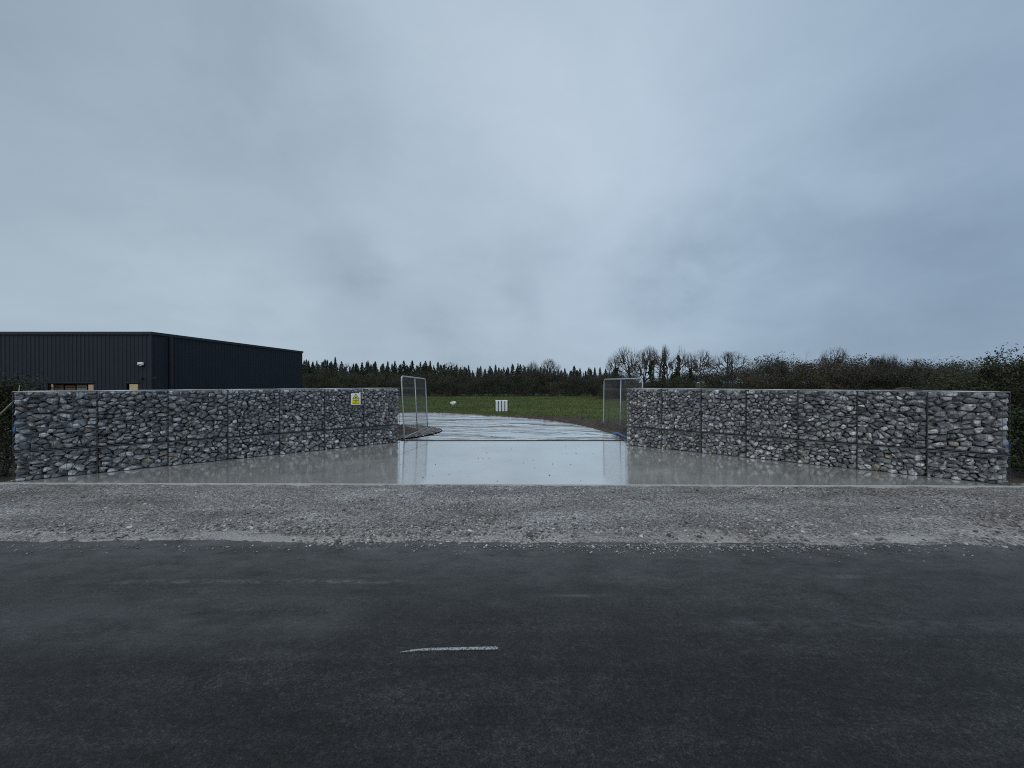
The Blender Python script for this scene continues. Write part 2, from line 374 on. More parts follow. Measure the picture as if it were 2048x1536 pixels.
# road (its far edge is ragged under the gravel)
V, Fc = grid(np.linspace(-60, 60, 61), [-12, -4, 0, 2, 3, 4, 4.6], lambda x, y: -.055)
tag(link("road", np_mesh("road", V, Fc), M['road']), "dark damp asphalt road in the foreground", "road", kind='structure')
mk = MB(); pl = [(-.70, 2.375), (-.60, 2.388), (-.5, 2.394), (-.1, 2.402), (-.085, 2.412), (-.1, 2.426), (-.3, 2.421), (-.52, 2.413), (-.62, 2.40)]
pl = [(x*1.02, y+.062) for x, y in pl]
mk.prism(pl, -.0545, -.051)
tag(mk.build("road_marking", M['paint']), "worn white paint dash on the asphalt", "road marking", kind='structure')
def vedge(x): return 4.03-.010*x+.045*fbm(x, 0, .7, 5)+.03*fbm(x, 0, 4.1, 9)+.02*fbm(x, 0, 14, 9)
def vz(x, y):
    k = (y-vedge(x)); base = -.030+.016*fbm(x, y, 1.6, 1)+.008*fbm(x, y, 6, 2)
    return -.070+(base+.070)*min(max(k/.25, 0), 1) if k < .25 else min(-.006, base+.014) if y > 6.1 else base+.014*min(max((y-5.5)/.6, 0), 1)
V, Fc = grid(np.linspace(-14, 14, 700), np.linspace(3.8, 6.36, 90), vz)
tag(link("gravel_verge", np_mesh("gravel_verge", V, Fc, True), M['verge']), "grey gravel verge between the road and the concrete apron", "verge", kind='structure')

# ------------------------------------------------------------------ concrete apron, threshold bar, drive
WL0, WL1 = Vector((-8.29, 6.38)), Vector((-3.12, 10.68))      # left wall, front face ends (near, far)
WR0, WR1 = Vector((3.02, 10.2)), Vector((8.0, 6.17))          # right wall (far, near)
FY = lambda x: 6.245-.012*x                                     # front edge of the apron
TB = 10.98
ap = MB()
jx0, jx1 = -3.02, -2.22
ap.prism([(-8.5, FY(-8.5)+.032), (jx0-.006, FY(jx0)+.032), (jx1-.006, TB), (-3.3, TB), (-3.6, 10.8), (-8.55, 6.7)], -.1, 0)
ap.prism([(jx0+.006, FY(jx0)+.032), (8.3, FY(8.3)+.032), (8.3, 6.45), (3.45, 10.5), (3.2, TB), (jx1+.006, TB)], -.1, 0)
tag(ap.build("concrete_apron", M['slab']), "wet smooth concrete apron between the two stone walls", "apron", kind='structure')
kb = MB(); xk = np.linspace(-8.5, 8.3, 90)
P0 = [(x, FY(x)+.02*fbm(x, 0, 2.5, 7)*.5) for x in xk]
kb.prism([(x, y) for x, y in P0]+[(8.3, FY(8.3)+.028), (-8.5, FY(-8.5)+.028)], -.12, .004)
tag(kb.build("kerb", M['kerb']), "pale concrete edge along the front of the apron", "kerb", kind='structure')

drv_outer = [(3.45, 10.4), (3.2, 11.3), (3.28, 12.2), (3.1, 13.3), (2.5, 15.4), (1.27, 17.4), (-.6, 18.9), (-3.3, 20.6), (-4.8, 21.3), (-6.2, 21.4), (-9, 20.8), (-14, 18.6), (-22, 17)]
drv_inner = [(-22, 11.8), (-14, 13.2), (-9, 14.8), (-6, 15.4), (-4.3, 15.2), (-3.3, 14.7), (-2.62, 13.9), (-2.40, 13.2), (-2.50, 12.4), (-2.85, 11.6), (-3.3, 11.15), (-3.5, 10.9)]
def spline(P, n=6):
    Q = []
    P = [Vector(p) for p in P]
    for i in range(len(P)-1):
        a, b_, c_, d = P[max(i-1, 0)], P[i], P[i+1], P[min(i+2, len(P)-1)]
        for k in range(n):
            u = k/n; Q.append(.5*((2*b_)+(c_-a)*u+(2*a-5*b_+4*c_-d)*u*u+(3*b_-a-3*c_+d)*u**3))
    Q.append(P[-1]); return [(q.x, q.y) for q in Q]
outer = spline(drv_outer); inner = spline(drv_inner)
import bmesh
def polysheet(name, poly, z, mat, thick=.08):
    bm = bmesh.new(); vs_ = [bm.verts.new((x, y, z)) for x, y in poly]; f = bm.faces.new(vs_)
    if f.calc_area() and f.normal.z < 0: f.normal_flip()
    r_ = bmesh.ops.triangulate(bm, faces=[f])
    bm.normal_update()
    ex = bmesh.ops.extrude_face_region(bm, geom=bm.faces[:])
    for v_ in ex['geom']:
        if isinstance(v_, bmesh.types.BMVert): v_.co.z -= thick
    bmesh.ops.recalc_face_normals(bm, faces=bm.faces)
    me = bpy.data.meshes.new(name); bm.to_mesh(me); bm.free(); return link(name, me, mat)
pl = outer[3:]+inner[:-1]+[(-3.3, TB+.06), (3.2, TB+.06)]
tag(polysheet("driveway", pl, -.006, M['drive']), "wet rippled concrete drive curving left beyond the gateway", "driveway", kind='structure')
tb = MB(); tb.bbox((-3.18, TB, -.05), (3.2, TB+.04, .016), .005)
tag(tb.build("threshold_strip", M['darkmetal']), "thin dark metal strip lying straight across the gateway", "metal strip")

# soil banks and gravel margins
def strip(name, line, width, hfun, mat, label, cat, nw=14, step=None):
    V = []; n = len(line); P = [Vector(p) for p in line]
    for i, p in enumerate(P):
        d = (P[min(i+1, n-1)]-P[max(i-1, 0)]).normalized(); nn = Vector((d.y, -d.x))
        for j in range(nw+1):
            u = j/nw; q = p+nn*(width(i/(n-1))*u); V.append((q.x, q.y, land(q.x, q.y)+hfun(i/(n-1), u, q.x, q.y)))
    Fc = [(i*(nw+1)+j, (i+1)*(nw+1)+j, (i+1)*(nw+1)+j+1, i*(nw+1)+j+1) for i in range(n-1) for j in range(nw)]
    o = link(name, np_mesh(name, V, [(a, d, c_, b_) for a, b_, c_, d in Fc][::1], False), mat)
    return tag(o, label, cat, kind='structure')
outer_f = spline(drv_outer, 26)
def hs(t_, u, x, y):
    big = np.interp(t_, [0, .15, .32, .42, .5, .7, 1], [.34, .42, .36, .20, .09, .07, .07])
    prof = math.sin(math.pi*min(u*1.02, 1))**.7 if u < .98 else 0
    l = .5+.5*mnoise.fractal(Vector((x*2.6, y*2.6, 4)), .7, 2, 5)
    return .055*(1-u)+(big*prof*(.55+.9*l)) + .09*mnoise.noise(Vector((x*7, y*7, 1)))*min(u*6, 1)*min((1-u)*5, 1) - .03*(u > .98)
strip("soil_bank", outer_f, lambda t_: float(np.interp(t_, [0, .2, .35, .5, 1], [3.4, 3.2, 2.2, .8, .6])), hs, M['soil'], "dark turned soil banked along the far edge of the drive", "soil", 26)
def hg(t_, u, x, y): return .055+.03*math.sin(math.pi*u)+.012*mnoise.noise(Vector((x*12, y*12, 3)))-(.05 if u in (1.0,) else 0)
strip("gravel_margin", outer_f[:200], lambda t_: float(np.interp(t_, [0, .3, .6, 1], [.55, .40, .15, .12])), hg, M['verge'], "grey gravel margin on the outer side of the drive", "gravel", 6)
isl = [(x, y) for x, y in inner[18:-1]]+[(-3.5, 11.0), (-5.5, 11.2), (-7.5, 13.0)]
def inset(poly, k, c_): return [(c_[0]+(x-c_[0])*k, c_[1]+(y-c_[1])*k) for x, y in poly]
def mound(name, poly, c_, h, mat, label, cat, rings=12, seed=0, z0=-.02):
    V = []; n = len(poly)
    for r_ in range(rings+1):
        k = 1-r_/rings
        for x, y in inset(poly, max(k, .001), c_):
            q = h*math.sin(min((1-k)*2.2, 1)*math.pi/2)
            V.append((x, y, z0+q*(.7+.6*mnoise.noise(Vector((x*4, y*4, seed))))+.5*h*mnoise.noise(Vector((x*11, y*11, seed)))*min((1-k)*5, 1)))
    Fc = [(r_*n+j, r_*n+(j+1) % n, (r_+1)*n+(j+1) % n, (r_+1)*n+j) for r_ in range(rings) for j in range(n)]
    return tag(link(name, np_mesh(name, V, Fc), mat), label, cat, kind='structure')
mound("gravel_island", isl, (-4.6, 13.2), .05, M['verge'], "grey gravel rim of the island inside the bend", "gravel", 10, 1)
mound("soil_island", inset(isl, .70, (-4.9, 12.9)), (-4.9, 12.9), .17, M['soil'], "dark soil heap inside the bend of the drive", "soil", 12, 5, .02)

for nm_, x0, x1 in (("left", -30, -8.3), ("right", 8.2, 30)):
    V, Fc = grid(np.linspace(x0, x1, 60), np.linspace(6.05, 13, 30), lambda x, y: -.045+.03*fbm(x, y, 2.2, 6)-(.05 if y > 12.8 else 0))
    tag(link("soil_ground", np_mesh("soil_ground", V, Fc, True), M['soil']), "bare dark soil under the hedge shrubs past the %s wall" % nm_, "soil", kind='structure')
# loose gravel: individual pebbles too many to count
def pebbles(P, rad, name, label, flat=.62):
    V0, F0 = ICO0; n = len(P)
    dirs = rng.normal(size=(n, 3, 3)); q, _ = np.linalg.qr(dirs)
    k = 1+rng.uniform(-.28, .28, size=(n, len(V0), 1))
    sc = rng.uniform(.6, 1.25, size=(n, 1, 3))
    V = np.einsum('nij,nvj->nvi', q, V0[None]*k*sc)*rad[:, None, None]
    V[:, :, 2] *= flat; V += P[:, None, :]
    Fc = (F0[None]+(np.arange(n)*len(V0))[:, None, None]).reshape(-1, 3)
    return tag(link(name, np_mesh(name, V.reshape(-1, 3), Fc), M['gravel']), label, "gravel", kind='stuff')
n = 42000
x = rng.uniform(-10.5, 10.5, n); u = rng.random(n); y = 3.97+(6.26-3.97)*np.where(rng.random(n) < .45, u**2.6, u)
dens = np.array([.28+1.9*fbm(a, b_*2, .55, 11)+.5*math.exp(-((b_-4.35)/.22)**2)*(a > -3.5)*(a < 2.5) for a, b_ in zip(x, y)])
keep = (rng.random(n) < np.clip(.15+dens, .07, 1)) & (np.array([fbm(a*.55+1.3, b_*2.2, 1.0, 2) for a, b_ in zip(x, y)])*np.exp(-((y-4.12)/.2)**2) < .16) & (y < 6.245-.012*x-.01)
x, y = x[keep], y[keep]; rad = (rng.lognormal(math.log(.0085), .42, len(x))*(1+.55*np.exp(-((y-4.35)/.25)**2))).clip(.004, .030)
z = np.array([vz(a, b_) for a, b_ in zip(x, y)])+rad*.15
pebbles(np.stack([x, y, z], 1), rad, "loose_gravel", "loose grey stone chips scattered over the verge")
n = 3200
x = np.where(rng.random(n) < .6, rng.normal(2.0, 1.3, n), rng.uniform(-9, 9, n)); y = 4.05-rng.exponential(.06, n); kk = (y > 3.3); x, y = x[kk], y[kk]
rad = rng.lognormal(math.log(.0055), .45, len(x)).clip(.0025, .016)
pebbles(np.stack([x, y, np.full(len(x), -.052)+rad*.2], 1), rad, "scattered_gravel", "stray stone chips on the asphalt edge")
n = 110
x = rng.uniform(-6, 6, n); y = rng.uniform(6.35, 10.4, n); kk = (np.abs(x) < 8.2-(y-6.2)*1.2); x, y = x[kk], y[kk]
rad = rng.lognormal(math.log(.009), .35, len(x)); pebbles(np.stack([x, y, rad*.3], 1), rad, "apron_debris", "small dark crumbs of stone on the wet apron")
n = 3500
pp = []
for (x, y) in [outer_f[int(i)] for i in rng.uniform(0, 190, n)]:
    pp.append((x+rng.uniform(0.0, .5), y+rng.uniform(0, .45), 0.01))
for i in range(3000):
    j = rng.integers(20, len(inner)-2); x, y = inner[j]; k = rng.uniform(.72, .99); pp.append((-4.6+(x+4.6)*k, 13.2+(y-13.2)*k, .025))
pp = np.array(pp); pebbles(pp, rng.lognormal(math.log(.014), .35, len(pp)), "margin_gravel", "grey chippings along the margins of the drive")

n = 900
x = np.concatenate([rng.normal(6.0, 1.0, 400), rng.normal(4.5, 2.2, 500)]).clip(-9, 9.5); y = np.concatenate([rng.uniform(5.7, 6.12, 400), rng.uniform(4.4, 6.1, 500)])
z = np.array([vz(a, b_) for a, b_ in zip(x, y)])+.006
a = rng.normal(size=(n, 3))*[1, 1, .15]; a /= np.linalg.norm(a, axis=1, keepdims=True); b_ = np.cross(a, [0, 0, 1.])+rng.normal(0, .15, (n, 3)); s_ = rng.uniform(.008, .022, (n, 1)); P_ = np.stack([x, y, z], 1)
V = np.stack([P_-a*s_, P_+b_*s_*.5, P_+a*s_, P_-b_*s_*.5], 1).reshape(-1, 3)
M['litter'] = leafmat("dead_leaves", (.07, .035, .025), (.12, .06, .04), (.20, .12, .08))
tag(link("leaf_litter", np_mesh("leaf_litter", V, np.arange(4*n).reshape(-1, 4)), M['litter']), "reddish brown dead leaves lying on the gravel at the right", "leaf litter", kind='stuff')
# grass blades on the field
n = 60000
d = 15+60*rng.random(n)**1.5; u = rng.uniform(-.32, .34, n); x = u*d; y = d
ye = np.interp(x, EDGE_X, EDGE_Y); off = np.where(x > -.6, 2.0, .7)
kk = y > ye+off; x, y = x[kk], y[kk]
z = np.array([land(a, b_) for a, b_ in zip(x, y)]); h = rng.uniform(.05, .12, len(x))*(1+.012*y); a = rng.uniform(0, math.pi, len(x)); wv = .010+.0009*y
b0 = np.stack([x-np.cos(a)*wv, y-np.sin(a)*wv, z-.01], 1); b1 = np.stack([x+np.cos(a)*wv, y+np.sin(a)*wv, z-.01], 1)
tp = np.stack([x+rng.normal(0, .03, len(x)), y+rng.normal(0, .03, len(x)), z+h], 1)
V = np.stack([b0, b1, tp], 1).reshape(-1, 3)
tag(link("grass", np_mesh("grass", V, np.arange(len(V)).reshape(-1, 3)), M['grassblade']), "short green grass covering the field", "grass", kind='stuff')

# ------------------------------------------------------------------ gabion walls
def stone_face(Wd, Hh, n, geo, aniso, lead=.008, tilt=.28):
    """stones packed against the plane z=0 of a Wd x Hh panel (x right, y up, z out)"""
    V0, F0 = geo
    nx = max(1, int(round(math.sqrt(n*Wd/Hh/aniso)))); ny = max(1, int(round(n/nx)))
    P = np.array([((i+.5*(j % 2)*.9+.3+rng.uniform(-.42, .42))*Wd/nx, (j+.5+rng.uniform(-.62, .62))*Hh/ny) for j in range(ny) for i in range(nx)])
    P = P[rng.random(len(P)) > .08]
    P[:, 0] = np.clip(P[:, 0], .02, Wd-.02); P[:, 1] = np.clip(P[:, 1], .02, Hh-.02)
    th = rng.uniform(-.35, .35); sc = np.array([[math.cos(th), math.sin(th)], [-math.sin(th), math.cos(th)]]); A = np.diag([1, aniso]) @ sc
    for _ in range(1):                        # one relaxation step
        Q = rng.random((n*30, 2))*[Wd, Hh]; D = (((Q[:, None]-P[None]) @ A.T)**2).sum(2); k = D.argmin(1)
        for i in range(len(P)):
            if (k == i).any(): P[i] = .65*P[i]+.35*Q[k == i].mean(0)
    N_ = len(P); cell = math.sqrt(Wd*Hh/N_*aniso)
    wt = rng.normal(0, .20, N_)*cell**2
    PA = P @ A.T
    out_v = []
    for i in range(N_):
        dl = np.delete(PA, i, 0)-PA[i]; wj = np.delete(wt, i); d2 = (dl**2).sum(1)
        near = np.argsort(d2)[:14]; dl, d2, wj = dl[near], d2[near], wj[near]; dist = np.sqrt(d2)
        h_ = (d2+wt[i]-wj)/(2*dist)-rng.uniform(.001, .017)
        h_ = np.maximum(h_, .012)
        nn = (dl/dist[:, None]) @ A           # back to true space
        nrm = np.concatenate([nn, rng.uniform(-.1, tilt, (len(nn), 1))*np.linalg.norm(nn, axis=1, keepdims=True)], 1)
        dp = rng.uniform(.035, .06); recess = rng.uniform(0, 1)**1.8*.055
        cz = -dp-lead-recess
        pn = [nrm]; ph = [h_]
        tilts = rng.normal(0, .42, (2, 2)); pn.append(np.array([[tilts[0, 0], tilts[0, 1], 1.0], [tilts[1, 0], tilts[1, 1], 1.0]])); ph.append(np.array([dp, dp*rng.uniform(.95, 1.15)]))
        pn.append(np.array([[0, 0, -1.0], [-1, 0, 0], [1, 0, 0], [0, -1, 0], [0, 1, 0]]))
        ph.append(np.array([.08, max(P[i, 0]-.006, .012), max(Wd-P[i, 0]-.006, .012), max(P[i, 1]-.006, .012), max(Hh-P[i, 1]-.006, .012)]))
        cn = rng.normal(size=(6, 3)); cn[:, 2] = np.abs(cn[:, 2]); cn /= np.linalg.norm(cn, axis=1, keepdims=True)
        pn.append(cn*np.array([1, aniso, 1])); ph.append(np.full(6, cell*.5)*rng.uniform(.72, 1.3, 6))
        pn = np.concatenate(pn); ph = np.concatenate(ph)
        q = np.maximum(V0 @ pn.T, 1e-4)/ph[None]
        r_ = ((q**22).sum(1))**(-1/22)
        r_ *= 1+rng.normal(0, .018, len(V0))
        v = V0*np.minimum(r_, .22)[:, None]+[P[i, 0], P[i, 1], cz]
        v[:, 2] = np.minimum(v[:, 2], -lead*.5)
        out_v.append(v)
    V = np.concatenate(out_v); Fc = (F0[None]+(np.arange(N_)*len(V0))[:, None, None]).reshape(-1, 3)
    return V, Fc
def place(V, o, ex, ey, ez):
    return np.asarray(o)+V[:, :1]*np.asarray(ex)+V[:, 1:2]*np.asarray(ey)+V[:, 2:3]*np.asarray(ez)
def wiregrid(mb, o, ex, ey, ez, W_, H_, pitch=.0762, r=.0029):
    def P(a, b_, c_=0): return tuple(np.asarray(o)+np.asarray(ex)*a+np.asarray(ey)*b_+np.asarray(ez)*c_)
    n = int(round(W_/pitch))
    for i in range(1, n): mb.tube([P(W_*i/n, 0, .002), P(W_*i/n, H_, .002)], r, 4, False)
    n = int(round(H_/pitch))
    for i in range(1, n): mb.tube([P(0, H_*i/n), P(W_, H_*i/n)], r, 4, False)
def gabion_wall(A, B, nb, label, near_end, far_end, hmid=.49, H=1.5, D=.5):
    """front face from A to B (camera side on the right hand of A->B reversed)"""
    d3 = np.array([B.x-A.x, B.y-A.y, 0.]); Ln = np.linalg.norm(d3); ex = d3/Ln; ez = np.array([ex[1], -ex[0], 0.]); up = np.array([0, 0, 1.])
    root = empty("gabion_wall", (A.x, A.y, 0), 0, label, "wall", "gabion walls either side of the gateway")
    wv = Ln/nb; org = np.array([0., 0., 0.])
    for b_i in range(nb):
        for lvl, (z0, z1) in enumerate(((.0, hmid-.013), (hmid+.013, H))):
            o = org+ex*(wv*b_i+.004)+up*z0; W_ = wv-.008; H_ = z1-z0
            mb = MB()
            wiregrid(mb, o, ex, up, ez, W_, H_)
            for a, c_ in ((0, 0), (W_, 0), (0, H_), (W_, H_)): pass
            bk = o-ez*D
            r = .006
            c8 = lambda a, c_, e_: tuple(o+ex*a+up*c_-ez*e_)
            for e_ in (0, D):
                if lvl == 0 or lvl == 1 and False: mb.tube([c8(0, H_-.002, e_-.004), c8(W_, H_-.002, e_-.004)], .008, 4, False)
                mb.tube([c8(0, 0, e_), c8(W_, 0, e_), c8(W_, H_, e_), c8(0, H_, e_), c8(0, 0, e_)], r, 4, False)
            for a, c_ in ((0, 0), (W_, 0), (0, H_), (W_, H_)): mb.tube([c8(a, c_, 0), c8(a, c_, D)], r, 4, False)
            # spiral binders on the uprights
            for a in (0.0, W_):
                mb.tube([c8(a+.008*math.cos(k*1.6), k*H_/50, -.006+.008*math.sin(k*1.6)) for k in range(51)], .003, 3, False)
            if lvl == 1:
                rm = MB()
                for e_ in (0, D): rm.tube([c8(-.003, H_+.008, e_), c8(W_+.003, H_+.008, e_)], .008, 5)
                rm.build('lit_top_rim', M['galv'], root, True)  # paler than the basket wire: skylight along the top painted in
            if lvl == 1: wiregrid(mb, o+up*H_, ex, -ez, up, W_, D)
            wiregrid(mb, bk, ex, up, -ez, W_, H_, .15)
            fr = mb.build("wire_basket", M['wire'], root)
            Vs, Fs, off = [], [], 0
            def add(V, Fc, oo, e1, e2, e3):
                nonlocal off
                Vs.append(place(V, oo, e1, e2, e3)); Fs.append(Fc+off); off += len(V)
            frac = (b_i+.5)/nb; nearness = frac if near_end == 1 else 1-frac
            an = rng.uniform(1.05, 1.3)+.45*nearness
            add(*stone_face(W_, H_, int(W_*H_*rng.uniform(125, 190)*(1.12-.38*nearness)), ICO2, an), o, ex, up, ez)
            add(*stone_face(W_, H_, int(W_*H_*90), ICO1, 1.2, lead=.06), o, ex, up, ez)
            add(*stone_face(W_, H_, int(W_*H_*55), ICO1, 1.3), o-ez*D+ex*W_, -ex, up, -ez)
            if lvl == 1: add(*stone_face(W_, D-.22, int(W_*D*60), ICO2, 1.2, lead=.012, tilt=.3), o+up*H_-ez*.11, ex, -ez, up)
            if b_i == 0: add(*stone_face(D-.22, H_, int(D*H_*60), ICO2, 1.3, lead=.02), o-ez*(D-.11), ez, up, -ex)
            if b_i == nb-1: add(*stone_face(D-.22, H_, int(D*H_*60), ICO2, 1.3, lead=.02), o+ex*W_-ez*.11, -ez, up, ex)
            link("stone_fill", np_mesh("stone_fill", np.concatenate(Vs), np.concatenate(Fs)), M['stone'], fr)
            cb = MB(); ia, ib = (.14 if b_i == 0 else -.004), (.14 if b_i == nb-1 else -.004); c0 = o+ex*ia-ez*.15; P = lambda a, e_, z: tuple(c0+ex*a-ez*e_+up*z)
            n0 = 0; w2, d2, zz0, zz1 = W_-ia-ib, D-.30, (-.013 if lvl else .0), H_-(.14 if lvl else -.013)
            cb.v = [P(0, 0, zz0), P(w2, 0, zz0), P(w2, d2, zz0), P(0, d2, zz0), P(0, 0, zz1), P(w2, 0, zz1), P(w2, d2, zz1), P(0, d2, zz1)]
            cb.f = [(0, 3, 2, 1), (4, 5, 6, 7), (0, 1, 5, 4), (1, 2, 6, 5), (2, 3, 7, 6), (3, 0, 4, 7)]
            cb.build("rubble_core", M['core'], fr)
    return root
lw = gabion_wall(WL0, WL1, 7, "grey stone gabion wall left of the gateway, with the yellow warning sign", 0, 1)
rw = gabion_wall(WR0, WR1, 7, "grey stone gabion wall right of the gateway, with a dead branch on top", 1, 0)

# ------------------------------------------------------------------ warning sign on the left wall
dL = (WL1-WL0); eL = Vector((dL.x, dL.y, 0)).normalized(); nL = Vector((eL.y, -eL.x, 0))
def sign():
    u0 = (711-1024)/F; s_ = (u0*WL0.y-WL0.x)/(dL.x-u0*dL.y); p = WL0+dL*s_
    Wd, Hh = .265, .29; zc_ = 1.235
    root = empty("warning_sign", (p.x+nL.x*.022, p.y+nL.y*.022, zc_-Hh/2), math.atan2(eL.y, eL.x),
                 "small white and yellow camera warning sign fixed on the left stone wall", "sign")
    k = MB(); k.bbox((-Wd/2, -.003, 0), (Wd/2, .003, Hh), .002); k.build("sign_board", M['signwhite'], root)
    y0 = -.0055
    def tri(cx_, zb, hw, ht, y, mat, nm, par):
        q = MB(); q.v = [(cx_-hw, y, zb), (cx_+hw, y, zb), (cx_, y, zb+ht), (cx_-hw, y+.002, zb), (cx_+hw, y+.002, zb), (cx_, y+.002, zb+ht)]
        q.f = [(0, 1, 2), (5, 4, 3), (0, 3, 4, 1), (1, 4, 5, 2), (2, 5, 3, 0)]; return q.build(nm, mat, par)
    pn = MB(); pn.box((-.105, y0, .018), (.105, y0+.002, .143)); yp = pn.build("text_panel", M['signyellow'], root)
    tr = tri(0, .150, .098, .130, y0, M['signblack'], "warning_triangle", root)
    tri(0, .160, .074, .100, y0-.002, M['signyellow'], "triangle_face", tr)
    cm = MB(); cm.box((-.026, y0-.004, .180), (.020, y0-.002, .202)); cm.box((.020, y0-.004, .184), (.032, y0-.002, .198)); cm.box((-.018, y0-.004, .168), (-.010, y0-.002, .180)); cm.box((-.032, y0-.004, .166), (-.010, y0-.002, .170))
    cm.build("camera_symbol", M['signblack'], tr)
    for txt, zz, wd in (("CAMERAS", .104, .16), ("IN", .069, .035), ("OPERATION", .030, .19)):
        cu = bpy.data.curves.new("lettering", 'FONT'); cu.body = txt; cu.size = .034; cu.align_x = 'CENTER'; cu.extrude = .0006; cu.offset = .0009
        tmp = bpy.data.objects.new("tmp", cu); C.objects.link(tmp); bpy.context.view_layer.update()
        me = bpy.data.meshes.new_from_object(tmp.evaluated_get(bpy.context.evaluated_depsgraph_get()))
        bpy.data.objects.remove(tmp)
        co_ = np.array([v.co[:] for v in me.vertices]); wn = co_[:, 0].max()-co_[:, 0].min()
        for v in me.vertices: v.co = Vector((v.co.x*wd/wn, -v.co.z+y0-.0012, v.co.y+zz))
        me.materials.clear(); link("lettering", me, M['signblack'], yp)
    for sx_ in (-.12, .12):
        for sz in (.012, Hh-.012): fx = MB(); fx.tube([(sx_, -.006, sz), (sx_, .012, sz)], .004, 6); fx.build("fixing", M['darkmetal'], root)
sign()
for o in bpy.data.objects:
    if o.name.startswith('warning_sign'): o.scale = (.90, 1, 1.03)

# ------------------------------------------------------------------ temporary fence panels standing open
def fence_panel(near, far, z_near, z_far, h, label):
    near = Vector(near); far = Vector(far); dd = far-near; Lp = dd.length
    root = empty("fence_panel", (near.x, near.y, z_near), math.atan2(dd.y, dd.x), label, "fence panel", "mesh fence panels standing open behind the gateway")
    sl_ = (z_far-z_near)/Lp
    r = .021; cr = .13
    def P(a, z): return (a, 0, z+a*sl_)
    fr = MB(); pts = [P(0, -.13), P(0, .4), P(0, h-cr)]+[P(cr-cr*math.cos(k*R(15)), h-cr+cr*math.sin(k*R(15))) for k in range(1, 7)]
    pts += [P(Lp/2, h)] + [P(Lp-cr+cr*math.sin(k*R(15)), h-cr+cr*math.cos(k*R(15))) for k in range(0, 7)] + [P(Lp, .4), P(Lp, -.13)]
    fr.tube(pts, r, 10); fr.build("outer_frame", M['galv'], root, True)
    b_ = MB(); b_.tube([P(.02, .0), P(Lp-.02, .0)], r*.85, 8); b_.build("bottom_rail", M['galv'], root, True)
    c_ = MB(); c_.tube([P(Lp/2, 0), P(Lp/2, h-.02)], r*.8, 8); c_.build("middle_post", M['galv'], root, True)
    ms = MB(); n = int(Lp/.05)
    for i in range(1, n): ms.tube([P(Lp*i/n, .005), P(Lp*i/n, h-.015)], .0018, 3, False)
    for k in range(1, 9):
        z = h*k/9; ms.tube([(a_, .004*((j % 2)), z+a_*sl_) for j, a_ in enumerate((.02, Lp*.33, Lp*.66, Lp-.02))], .0022, 3, False)
    for z in (h-.33, h-.36, .30): ms.tube([P(.02, z), P(Lp-.02, z)], .0035, 4, False)
    ms.build("wire_mesh", M['galvmesh'], root)
    return root
fence_panel((-3.09, 11.02), (-3.10, 14.1), .08, .03, 1.77, "galvanised mesh fence panel standing open by the end of the left stone wall").rotation_euler.x = R(-2.6)
fence_panel((3.69, 10.95), (3.35, 14.1), .0, .0, 1.78, "galvanised mesh fence panel half hidden behind the end of the right stone wall").rotation_euler.x = R(1.0)

# blue plastic pieces
def crumple(name, c_, s_, mat, label, cat, seed, n=2, amp=.45):
    V0, F0 = ICO2; V = []
    for v in V0:
        k = 1+amp*mnoise.noise(Vector(v*1.7)+Vector((seed, 0, 0)))+amp*.5*mnoise.noise(Vector(v*4.5)+Vector((seed, 3, 0)))
        V.append((c_[0]+v[0]*k*s_[0], c_[1]+v[1]*k*s_[1], max(c_[2]+v[2]*k*s_[2], c_[2]-s_[2]*.55)))
    return tag(link(name, np_mesh(name, V, F0), mat), label, cat)
bp = MB(); bp.tube([(3.22, 12.25, .07), (3.26, 11.9, .10), (3.33, 11.5, .06), (3.36, 11.2, .05)], .03, 8); bp.tube([(3.30, 12.1, .04), (3.42, 11.8, .05), (3.40, 11.35, .04)], .024, 8)
tag(bp.build("water_pipe", M['blue'], None, True), "short blue plastic pipe on the ground behind the end of the right wall", "pipe")
bp = MB(); bp.tube([(-8.55, 6.62, .80), (-8.62, 6.66, .88), (-8.58, 6.7, .98), (-8.47, 6.62, 1.02), (-8.42, 6.55, .93)], .028, 8)
tag(bp.build("plastic_pipe", M['blue'], None, True), "blue plastic loop against the far left end of the left wall", "pipe")
bp = MB(); bp.tube([(8.13, 6.30, .48), (8.22, 6.40, .62), (8.24, 6.43, .78), (8.20, 6.40, .92), (8.12, 6.32, 1.0)], .016, 6); bp.tube([(8.20, 6.36, .5), (8.28, 6.42, .66), (8.24, 6.46, .8)], .014, 6)
tag(bp.build("blue_rope", M['blue'], None, True), "blue rope hanging at the outer end of the right wall", "rope")

# dead branch lying along the top of the right wall
def on_right(s_, off=0, z=0): p = WR0+(WR1-WR0)*s_; return (p.x+.629*off, p.y+.777*off, 1.5+z)
br = MB(); br.tube([on_right(.735, .05, .02), on_right(.76, .08, .035), on_right(.79, .07, .012), on_right(.82, .09, .03), on_right(.85, .12, .015)], [.006, .016, .022, .02, .008], 6)
br.tube([on_right(.79, .07, .02), on_right(.805, .1, .055), on_right(.825, .14, .06), on_right(.835, .16, .03)], [.016, .02, .014, .005], 5)
br.tube([on_right(.765, .08, .03), on_right(.80, .13, .018), on_right(.86, .18, .03)], [.01, .012, .004], 5)
tag(br.build("dead_branch", M['brownsheet'], None, True), "dark dead branch lying on top of the right stone wall", "branch")

